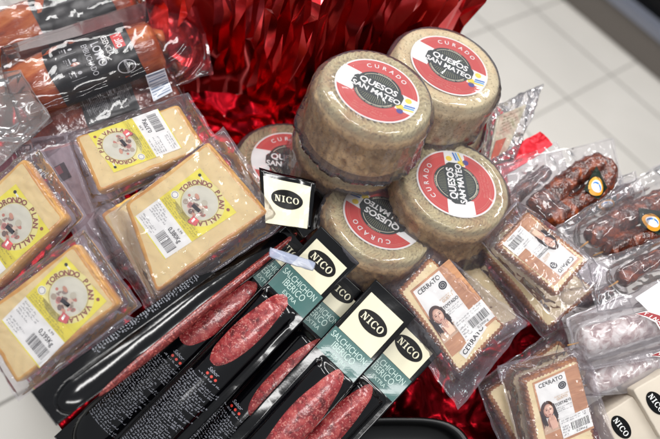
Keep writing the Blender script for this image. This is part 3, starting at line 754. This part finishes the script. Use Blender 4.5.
# plum red vacuum pack peeping out at the left edge
F = Frame(0, 172, .765, NL, (1, 0)); T = thing('red_meat_pack', 'plum red meat pack peeping out at the left edge behind the cheese packs', 'meat pack', F.m())
slab(T, F.uvs([(-40, 160), (14, 152), (22, 182), (-40, 215)]), .012, [noisy('plum_meat', [(.3, (90, 8, 30)), (.7, (140, 22, 50))], 30, rough=.2, coat=1.), paper((120, 16, 40), .2, 1.)], name='meat', bev=.004)
bag(T, F.uvs([(-50, 150), (30, 142), (34, 190), (-50, 225)]), F.uvs([(-40, 160), (14, 152), (22, 182), (-40, 215)]), .012, FILM, seed=14)
# dark red pack between the cheese packs
F = Frame(75, 190, .775, NL, (.6, .8)); T = thing('red_meat_pack', 'small pack with a dark red square seen between the yellow labelled cheese packs', 'meat pack', F.m())
slab(T, F.uvs([(36, 150), (76, 140), (140, 240), (92, 270)]), .008, [noisy('rosy_ham', [(.3, (130, 104, 112)), (.6, (160, 140, 148)), (.8, (140, 84, 96))], 40, rough=.25, coat=.8), paper((200, 150, 150), .3, .5)], name='ham_slices', bev=.003)
a = Art(); a.rect(0, 0, 1, 1, paper((40, 8, 12), .3), 0); a.rect(.1, .45, .6, .95, paper((130, 20, 30), .3), 1); a.build('label', T, quadmap(F.uvs([(53, 168), (64, 162), (72, 177), (60, 183)]), 1, 1, .0008))
bag(T, F.uvs([(28, 138), (84, 128), (160, 262), (96, 290)]), F.uvs([(36, 150), (76, 140), (140, 240), (92, 270)]), .008, FILM2, seed=15, cr=.003)
# scrap pack under the lowest cheese pack
F = Frame(60, 372, .70, NL, (.7, -.7)); T = thing('ham_pack', 'pink, white and yellow corner of a pack under the lowest cheese pack', 'meat pack', F.m())
slab(T, F.uvs([(28, 384), (46, 372), (62, 392), (44, 404)]), .008, [noisy('pink_ham', [(.3, (190, 60, 70)), (.6, (226, 130, 130)), (.8, (236, 190, 186))], 70, rough=.25, coat=.8), paper((220, 200, 120), .3, .5)], name='ham_slices', bev=.002)
bag(T, F.uvs([(24, 380), (96, 300), (160, 330), (52, 412)]), F.uvs([(28, 384), (46, 372), (62, 392), (44, 404)]), .008, film('bluish_film', haze=.25, hazecol=(190, 200, 215)), seed=16, cr=.003)
GLINTM = film('glint_strip', haze=.45, rough=.2, hazecol=(190, 200, 226))  # bluish haze colour for a solid strip that stands for a glint on the film
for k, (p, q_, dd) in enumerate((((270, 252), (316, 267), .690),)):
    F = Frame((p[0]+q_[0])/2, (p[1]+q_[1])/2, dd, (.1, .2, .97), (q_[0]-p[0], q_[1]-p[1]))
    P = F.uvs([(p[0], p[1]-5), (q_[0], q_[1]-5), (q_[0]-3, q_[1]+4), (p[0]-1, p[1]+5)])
    T = thing('film_glint', ('pale blue strip standing for a film glint across the green bands, beside the black bordered tag' if k == 0 else 'short pale blue strip standing for a film glint in front of the upper edge of the fanned packs'), 'painted glint', F.m())
    slab(T, P, .003, [GLINTM, GLINTM], name='strip', bev=.0006).data.materials[0] = GLINTM
# ------------------------------------------------------------------ chorizo bags at the right
def chorizo_bag(lines, r, d, bagq, label, seed, tagq=None, mat=CHORIZO, bm=BAGF, name='chorizo_bag', n=(.1, .3, .95), grp='bags of dark red chorizo', cat='chorizo bag', part='chorizo'):
    cx = sum(p[0] for p in bagq)/4; cy = sum(p[1] for p in bagq)/4
    F = Frame(cx, cy, d, n, (.85, -.5)); T = thing(name, label, cat, F.m(), grp)
    for i, l in enumerate(lines):
        pts, rr = sausage_local(F, l, r, -r); tube(part, pts, rr, mat, T, 26, .16 if mat is CHORIZO else .09, seed+i*3, fr=75)
        k = Vector(pts[0]); e = (Vector(pts[0])-Vector(pts[3])).normalized()
        tube('string', [k, k+e*.006+Vector((0, 0, .002)), k+e*.014], [.0012, .001, .0008], paper((200, 150, 90), .7), T, 8)
    if tagq:
        a = Art(); OR = paper((232, 160, 30), .35); 
        q = F.uvs(tagq)
        a.rect(0, 0, 1, 1.2, paper((20, 34, 24), .3, .5), 0, 6, 6); a.disc(.5, .45, .46, OR, 1, sx=.95, sy=.95); a.disc(.5, .45, .33, WHITE, 2, sx=.95, sy=.8)
        a.disc(.5, .45, .28, BLUE, 3, sx=.95, sy=.62); a.disc(.5, .38, .27, WHITE, 4, sx=.9, sy=.5); a.text('EMBUTIDOS', .5, .8, .1, INK, 3, bold=.01)
        a.poly([(.2, .44), (.5, .58), (.8, .44), (.5, .5)], YL3, 5)
        a.build('brand_tag', T, lambda x, y, l: (*bil(q, x, y/1.2), .0015+l+.006*math.sin(PI*y/1.2)*math.sin(PI*max(0, min(1, x)))))
    L0 = [F.uv(*lines[0][0]), F.uv(*lines[0][-1])]
    bag(T, F.uvs(bagq), L0, 2*r, bm, seed=seed, mode='dome', r=r, top=.004, nu=84, nv=84, cr=.0024, freq=20)
    return T
chorizo_bag([[(541, 203), (562, 187), (582, 171), (600, 161), (612, 168), (607, 182), (592, 193), (574, 205), (556, 216)]], .0150, .825,
            [(498, 160), (618, 134), (632, 188), (520, 232)], 'bag with a thick horseshoe chorizo, the one nearest the bare floor tiles', 41, [(596, 166), (607, 188), (598, 200), (583, 190)])
chorizo_bag([[(572, 216), (590, 205), (612, 196), (632, 190)]], .012, .845,
            [(556, 196), (640, 168), (652, 208), (572, 238)], 'bag with one thin chorizo behind the horseshoe one', 42, [(598, 198), (616, 196), (614, 212), (594, 210)])
chorizo_bag([[(600, 234), (622, 218), (648, 206), (672, 196)], [(616, 246), (636, 238), (660, 230)]], .0150, .795,
            [(556, 226), (680, 150), (700, 262), (590, 290)], 'bag with two stubby chorizos and an orange oval tag at the right edge', 43, [(638, 208), (662, 212), (660, 236), (640, 226)])
chorizo_bag([[(628, 276), (650, 262), (680, 250)]], .0115, .765,
            [(590, 262), (690, 226), (700, 300), (600, 312)], 'bag with a single chorizo cut off by the right edge, above the floury sausages', 44)
chorizo_bag([[(506, 210), (524, 190), (548, 170)], [(520, 222), (536, 208), (552, 196)]], .009, .835,
            [(486, 168), (560, 138), (580, 190), (505, 235)], 'crinkled bag of thin dark sausages between the sideways wheel and the horseshoe chorizo', 45)
chorizo_bag([[(566, 296), (590, 300), (612, 290)]], .008, .79,
            [(548, 262), (622, 262), (640, 318), (560, 330)], 'crinkled clear bag behind the upside down wedge pack', 46)
# floury sausages in milky bags
def floury(lines, r, d, bagq, label, seed, logoq):
    T = chorizo_bag(lines, r, d, bagq, label, seed, None, FUET, MILKY, 'floury_sausage_bag', (.05, .2, .97), 'milky bags of floury white sausage', 'sausage bag', 'floury_sausage')
    return T
def red_logo(T, F, q):
    a = Art(); DR = paper((150, 22, 34), .35)
    a.poly([(0, .78), (.32, .66), (.62, .5), (1, 0), (.98, .62), (.72, .86), (.34, .98)], WHITE, 0)
    a.poly([(.02, .78), (.34, .7), (.64, .56), (.97, .08), (.94, .6), (.7, .82), (.34, .94)], DR, 1)
    for k, ch in enumerate('TINA'): a.text(ch, .34+k*.15, .84-k*.09, .2, WHITE, 2, rot=-30-k*6, bold=.02)
    a.build('red_logo', T, quadmap(F.uvs(q), 1, 1, .006))
T = floury([[(594, 340), (618, 334), (645, 326), (680, 318)]], .0165, .745, [(572, 318), (690, 268), (706, 352), (582, 372)], 'upper milky bag of floury sausage with the white panel and red badge', 51, None)
F = Frame(640, 325, .745, (.05, .2, .97), (1, -.1)); T2 = Matrix(T.matrix_world)
class Rel:                                           # a frame seen from another thing's local space
    pass
def add_logo(T, px, py, d, q, panel=None):
    F = Frame(px, py, d, (.05, .2, .97), (1, -.1)); M = T.matrix_world.inverted() @ F.m()
    a = Art(); DR = paper((150, 22, 34), .35)
    if panel:
        b = Art(); b.rect(0, 0, 1, 1, paper((236, 234, 236), .3), 0, 8, 8); pq = F.uvs(panel)
        b.build('white_panel', T, lambda x, y, l: tuple(M @ Vector((*bil(pq, x, y), .0025+.002*nz(x*4, y*4, 3)+l))))
    a.poly([(0, .78), (.32, .66), (.62, .5), (1, 0), (.98, .62), (.72, .86), (.34, .98)], WHITE, 0)
    a.poly([(.03, .78), (.34, .7), (.64, .56), (.96, .1), (.93, .6), (.7, .82), (.34, .94)], DR, 1)
    for k, ch in enumerate('TINA'): a.text(ch, .3+k*.15, .83-k*.1, .2, WHITE, 2, rot=-25-k*10, bold=.02)
    qq = F.uvs(q); a.build('red_logo', T, lambda x, y, l: tuple(M @ Vector((*bil(qq, x, y), .006+l))))
bpy.context.view_layer.update()
add_logo(T, 645, 320, .738, [(632, 310), (668, 312), (662, 338), (634, 328)], [(634, 298), (690, 262), (690, 318), (650, 314)])
T = floury([[(600, 382), (625, 372), (655, 362), (685, 354)]], .015, .76, [(568, 350), (690, 330), (700, 390), (588, 398)], 'lower milky bag of floury sausage lying on the white cartons', 52, None)
bpy.context.view_layer.update()
add_logo(T, 655, 362, .752, [(646, 352), (680, 348), (676, 372), (652, 368)])
# ------------------------------------------------------------------ cartons bottom right
def carton(q, d, ov, label, n, depth=.05, seed=0):
    cx = sum(p[0] for p in q)/4; cy = sum(p[1] for p in q)/4
    F = Frame(cx, cy, d, n, (.9, -.35)); T = thing('carton', label, 'carton', F.m(), 'cream cartons at the bottom right')
    BX = slab(T, F.uvs(q), depth, [CARD, CARD], name='box', bev=.0012, wob=.0002)
    a = Art(); a.disc(0, 0, 1, INK, 0, sx=.0145, sy=.0092, rot=0); a.nico(0, 0, .0235, WHITE, 1); 
    o = F.uv(*ov[0]); an = math.atan2(F.uv(ov[0][0]+ov[1][0], ov[0][1]+ov[1][1])[1]-o[1], F.uv(ov[0][0]+ov[1][0], ov[0][1]+ov[1][1])[0]-o[0]); c, s = math.cos(an), math.sin(an)
    a.build('name_oval', BX, lambda x, y, l: (o[0]+x*c-y*s, o[1]+x*s+y*c, .0006+l))
    b = Art(); b.rect(0, 0, 1, 1, paper((226, 220, 208), .5), 0); e = F.uvs([q[1], (q[1][0]-4, q[1][1]-9), (q[1][0]+12, q[1][1]+28), (q[2][0]+4, q[2][1]-2)])
    return T, F
carton([(602, 416), (633, 396), (662, 440), (628, 466)], .735, ((621, 427), (6, 8)), 'cream carton whose black oval faces us at the very bottom, left of its twin', (.0, .1, .99), seed=1)
carton([(633, 390), (668, 370), (700, 425), (662, 440)], .728, ((656, 403), (6, 8)), 'cream carton at the bottom right corner, right of its twin', (.0, .1, .99), seed=2)
# ------------------------------------------------------------------ clear pack and red tissue by the floor
def foil_sheet(name, q, F, parent, amp=.006, seed=0, mat=FOIL, n=60, th=.002, freq=28):
    def f(s, t):
        p = bil(q, s, t); return (p[0], p[1], amp*(ridge(p[0]*freq+seed, p[1]*freq, seed, 3)-.4)*2+amp*1.5*nz(p[0]*9, p[1]*9, seed))
    V, Fc = grid(n, n, f); b = len(V); V += [(x, y, z-th) for x, y, z in V]; Fc += [tuple(b+i for i in g[::-1]) for g in list(Fc)]
    return mesh(name, V, Fc, mat, parent, smooth=True)
F = Frame(515, 152, .86, (-.1, .5, .85), (.9, -.5)); T = thing('red_tissue', 'strip of bright red crinkled paper sticking out towards the floor', 'paper', F.m())
foil_sheet('sheet', F.uvs([(462, 176), (540, 132), (552, 146), (470, 196)]), F, T, .003, 3, FOIL2)
F = Frame(484, 122, .88, (-.3, .4, .85), (.9, -.5)); T = thing('red_tissue', 'small folded red paper between the pale wheel and the clear pack', 'paper', F.m())
foil_sheet('sheet', F.uvs([(468, 120), (486, 98), (504, 112), (468, 160)]), F, T, .004, 5, FOIL2)
F = Frame(505, 135, .85, (.5, .2, .85), (.5, -.85)); T = thing('clear_snack_pack', 'flat clear pack with a paper coloured insert standing on edge before the floor tiles', 'food pack', F.m())
slab(T, F.uvs([(490, 160), (498, 116), (527, 104), (508, 150)]), .004, [noisy('herb_print', [(.3, (206, 160, 140)), (.55, (224, 214, 190)), (.8, (150, 150, 100))], 60, rough=.4), CREAM], name='insert', bev=.001)
a = Art(); a.poly([(0, 0), (.45, 0), (.6, .35), (.1, .4)], paper((206, 90, 50), .4), 0); a.micro(.2, .5, .9, .95, 6, paper((150, 130, 90), .5), 0, 3)
a.build('print', T, quadmap(F.uvs([(498, 116), (527, 104), (508, 150), (490, 160)]), 1, 1, .0006))
bag(T, F.uvs([(480, 168), (490, 108), (546, 82), (516, 160)]), F.uvs([(490, 160), (498, 116), (527, 104), (508, 150)]), .004, FILM, seed=19, cr=.003)
# ------------------------------------------------------------------ black tray rim at the bottom
F = Frame(405, 440, .74, NPILE, (1, 0)); T = thing('black_tray', 'empty black plastic tray whose rounded rim shows at the bottom edge', 'tray', F.m())
V = []; na = 96; cxy = F.uv(402, 476); rx = abs(F.uv(330, 470)[0]-cxy[0]); ry = abs(F.uv(402, 420)[1]-cxy[1])
prof = [(1.0, -.03), (1.03, -.004), (1.06, .0), (1.03, .003), (.97, .001), (.93, -.008), (.9, -.022), (.5, -.024), (.01, -.024)]
for k, z in prof:
    for j in range(na):
        th = 2*PI*j/na; c, s = math.cos(th), math.sin(th); e = .6
        V.append((cxy[0]+rx*k*abs(c)**e*(1 if c > 0 else -1), cxy[1]+ry*k*abs(s)**e*(1 if s > 0 else -1), z))
Fc = [(i*na+j, i*na+(j+1) % na, (i+1)*na+(j+1) % na, (i+1)*na+j) for i in range(len(prof)-1) for j in range(na)]
mesh('tray_shell', V, Fc, BLACKT, T)
# ------------------------------------------------------------------ red foil: display lining and wrapped tub
F = Frame(330, 219.5, .8+.075, NPILE, (1, 0))
T = thing('foil_lining', 'crumpled red foil lining under all the packs, showing in the gaps', 'foil', F.m())
q = F.uvs([(-150, 90), (480, 96), (610, 480), (170, 600)])
def fl(s, t):
    p = bil(q, s, t); return (p[0], p[1], .030*(ridge(p[0]*11, p[1]*11, 3, 4)-.35)+.010*nz(p[0]*20, p[1]*20, 8))
V, Fc = grid(200, 160, fl)
mesh('lining', V, Fc, noisy('red_foil_lining', [(.3, (112, 8, 18)), (.7, (140, 14, 24))], 12, 3, .32, 0, .2, 18, .004, metal=1), T)
# stand below the lining
q3 = [F.hit(*p) for p in [(-150, 90), (500, 78), (800, 470), (170, 600)]]
c0 = sum(q3, Vector())/4; V = []
for z in (None, -.8):
    for p in q3:
        w = c0+(p-c0)*.97 
        V.append((w.x, w.y, w.z-.012) if z is None else (c0.x+(p.x-c0.x)*.85, c0.y+(p.y-c0.y)*.85, -.8))
o = mesh('display_stand', V, [(0, 1, 2, 3), (4, 5, 1, 0), (5, 6, 2, 1), (6, 7, 3, 2), (7, 4, 0, 3), (7, 6, 5, 4)], paper((206, 202, 196), .5), smooth=False)
tag(o, 'pale display stand under the foil lined heap', 'display stand')
# tub wrapped in foil
fb = at(250, 180, 1.02); zb = fb.z-.02
base = Vector((fb.x-.06, fb.y+.25, zb))
T = thing('wrapped_tub', 'big flaring tub wrapped in crumpled shiny red foil behind the round cheeses', 'wrapped tub', base)
H = .39; na, nh = 176, 12; V = []; KB = (base.z+.799)/H; rn = random.Random(21)
V += [(.21*math.cos(2*PI*j/na), .21*math.sin(2*PI*j/na), -KB*H) for j in range(na)]
col = []
for j in range(na):
    th = 2*PI*j/na; col.append(.030*(abs(nz(math.cos(th)*5+2, math.sin(th)*5, 1))*2.4-.5)+rn.uniform(-.006, .006))
for i in range(nh+1):
    k = i/nh
    for j in range(na):
        th = 2*PI*(j+.35*(i % 2)+rn.uniform(-.3, .3)+k*2.0*nz(j*.07, 3, 2))/na
        fold = .05*(ridge(math.cos(th)*2.2+2, math.sin(th)*2.2, k*.9, 2)-.35)
        r = .225+.035*k+col[j]*(.7+.5*k)+fold+rn.uniform(-.0035, .0035)
        V.append((r*math.cos(th), r*math.sin(th), k*H+rn.uniform(-.014, .014)*(0 < i)+.02*nz(j*.3, 5, 5)*(i == nh)))
for i in range(1, 7):                                                      # gathered top folding inwards
    k = i/6
    for j in range(na):
        th = 2*PI*(j+rn.uniform(-.2, .2))/na
        r = (.26+col[j]*1.2)*(1-k*.97)+.003
        V.append((r*math.cos(th), r*math.sin(th), H+.018*math.sin(k*PI*.8)*(1+(j % 3 == 0))-.05*k+rn.uniform(-.004, .004)))
n = nh+8; Fc = []
for i in range(n-1):
    for j in range(na):
        a_, b_, c_, d_ = i*na+j, i*na+(j+1) % na, (i+1)*na+(j+1) % na, (i+1)*na+j
        Fc += [(a_, b_, c_), (a_, c_, d_)] if (i+j) % 2 else [(a_, b_, d_), (b_, c_, d_)]
fw = mesh('foil_wrap', V, Fc, FOIL, T); fw.data.set_sharp_from_angle(angle=math.radians(20))
# ------------------------------------------------------------------ floor and freezer
FZ = -.8
A = Vector((.852, -.524, 0)).normalized(); B = Vector((.524, .852, 0)); J = Vector((.275, 1.860, FZ))
TL = noisy('floor_tile', [(.3, (212, 208, 201)), (.7, (220, 216, 209))], 3, 4, .28, 0, .02, 40); 
GR = paper((172, 168, 162), .8)
V = [(-30, -30, FZ-.004), (30, -30, FZ-.004), (30, 30, FZ-.004), (-30, 30, FZ-.004)]
o = mesh('floor', V, [(0, 1, 2, 3)], GR, smooth=False); o['kind'] = 'structure'
V, Fc = [], []; g = .0032
for i in range(-16, 14):
    for j in range(-16, 8):
        p = J+A*(i*.43)+B*(j*.318); c = [p+A*g+B*g, p+A*(.43-g)+B*g, p+A*(.43-g)+B*(.318-g), p+A*g+B*(.318-g)]
        b = len(V); V += [tuple(x) for x in c]; Fc.append((b, b+1, b+2, b+3))
o = mesh('floor_tiles', V, Fc, TL, smooth=False); o['kind'] = 'structure'
P0 = J+B*.525
T = thing('freezer_cabinet', 'black freezer cabinet with a grey kick plate at the top right corner', 'freezer', Matrix.Translation(P0) @ Matrix((A, B, Vector((0, 0, 1)))).transposed().to_4x4())
def boxm(name, x0, x1, y0, y1, z0, z1, m, parent):
    V = [(x, y, z) for z in (z0, z1) for y in (y0, y1) for x in (x0, x1)]
    return mesh(name, V, [(0, 2, 3, 1), (4, 5, 7, 6), (0, 1, 5, 4), (2, 6, 7, 3), (0, 4, 6, 2), (1, 3, 7, 5)], m, parent, smooth=False)
boxm('kick_plate', -2.5, 2.5, 0, .05, .001, .13, paper((104, 98, 92), .5), T)
boxm('bumper_rail', -2.5, 2.5, -.02, .05, .132, .165, paper((120, 124, 136), .35), T)
boxm('cabinet_body', -2.5, 2.5, .052, .9, .0, .95, paper((14, 15, 17), .3), T)
# ------------------------------------------------------------------ light: shop ceiling panels
w = bpy.data.worlds.new('World'); bpy.context.scene.world = w; w.use_nodes = True
bg = w.node_tree.nodes['Background']; bg.inputs['Color'].default_value = (.93, .96, 1, 1); bg.inputs['Strength'].default_value = .36
def area(x, y, z, sx, sy, e, rot=0, target=(0, 0, 0)):
    l = bpy.data.lights.new('ceiling_lamp', 'AREA'); l.shape = 'RECTANGLE'; l.size = sx; l.size_y = sy; l.energy = e; l.color = (1, .985, .965)
    o = bpy.data.objects.new('ceiling_lamp', l); C.objects.link(o); o.location = (x, y, z)
    d = Vector(target)-Vector((x, y, z)); o.rotation_euler = d.to_track_quat('-Z', 'Y').to_euler()
    return o
K = 1.75
area(-.5, -.2, 1.9, 1.2, .16, 9*K); area(.9, -.1, 2.0, 1.2, .16, 9*K); area(-.6, 1.3, 1.9, 1.2, .16, 9*K, target=(0, .8, 0)); area(1.0, 1.8, 2.0, 1.2, .2, 13*K, target=(.6, 1.4, -.8))
area(-1.6, .4, 1.6, .2, 1.0, 7*K); area(.2, -1.6, 1.7, 1.2, .16, 8*K)
# ------------------------------------------------------------------ camera
cd = bpy.data.cameras.new('camera'); cam = bpy.data.objects.new('camera', cd); bpy.context.scene.collection.objects.link(cam)
M = Matrix((RT, UP, -FW)).transposed().to_4x4(); M.translation = CAM; cam.matrix_world = M
cd.sensor_width = 36; cd.lens = 36*FPX/660; cd.clip_start = .02; cd.clip_end = 100
cd.dof.use_dof = True; cd.dof.focus_distance = .74; cd.dof.aperture_fstop = 2.8
sc = bpy.context.scene; sc.camera = cam
sc.view_settings.view_transform = 'Standard'; sc.view_settings.look = 'None'; sc.view_settings.exposure = .18; sc.view_settings.gamma = 1
sc.render.engine = 'CYCLES'; sc.cycles.use_denoising = True; sc.cycles.transparent_max_bounces = 24; sc.cycles.max_bounces = 8; sc.cycles.sample_clamp_indirect = 6
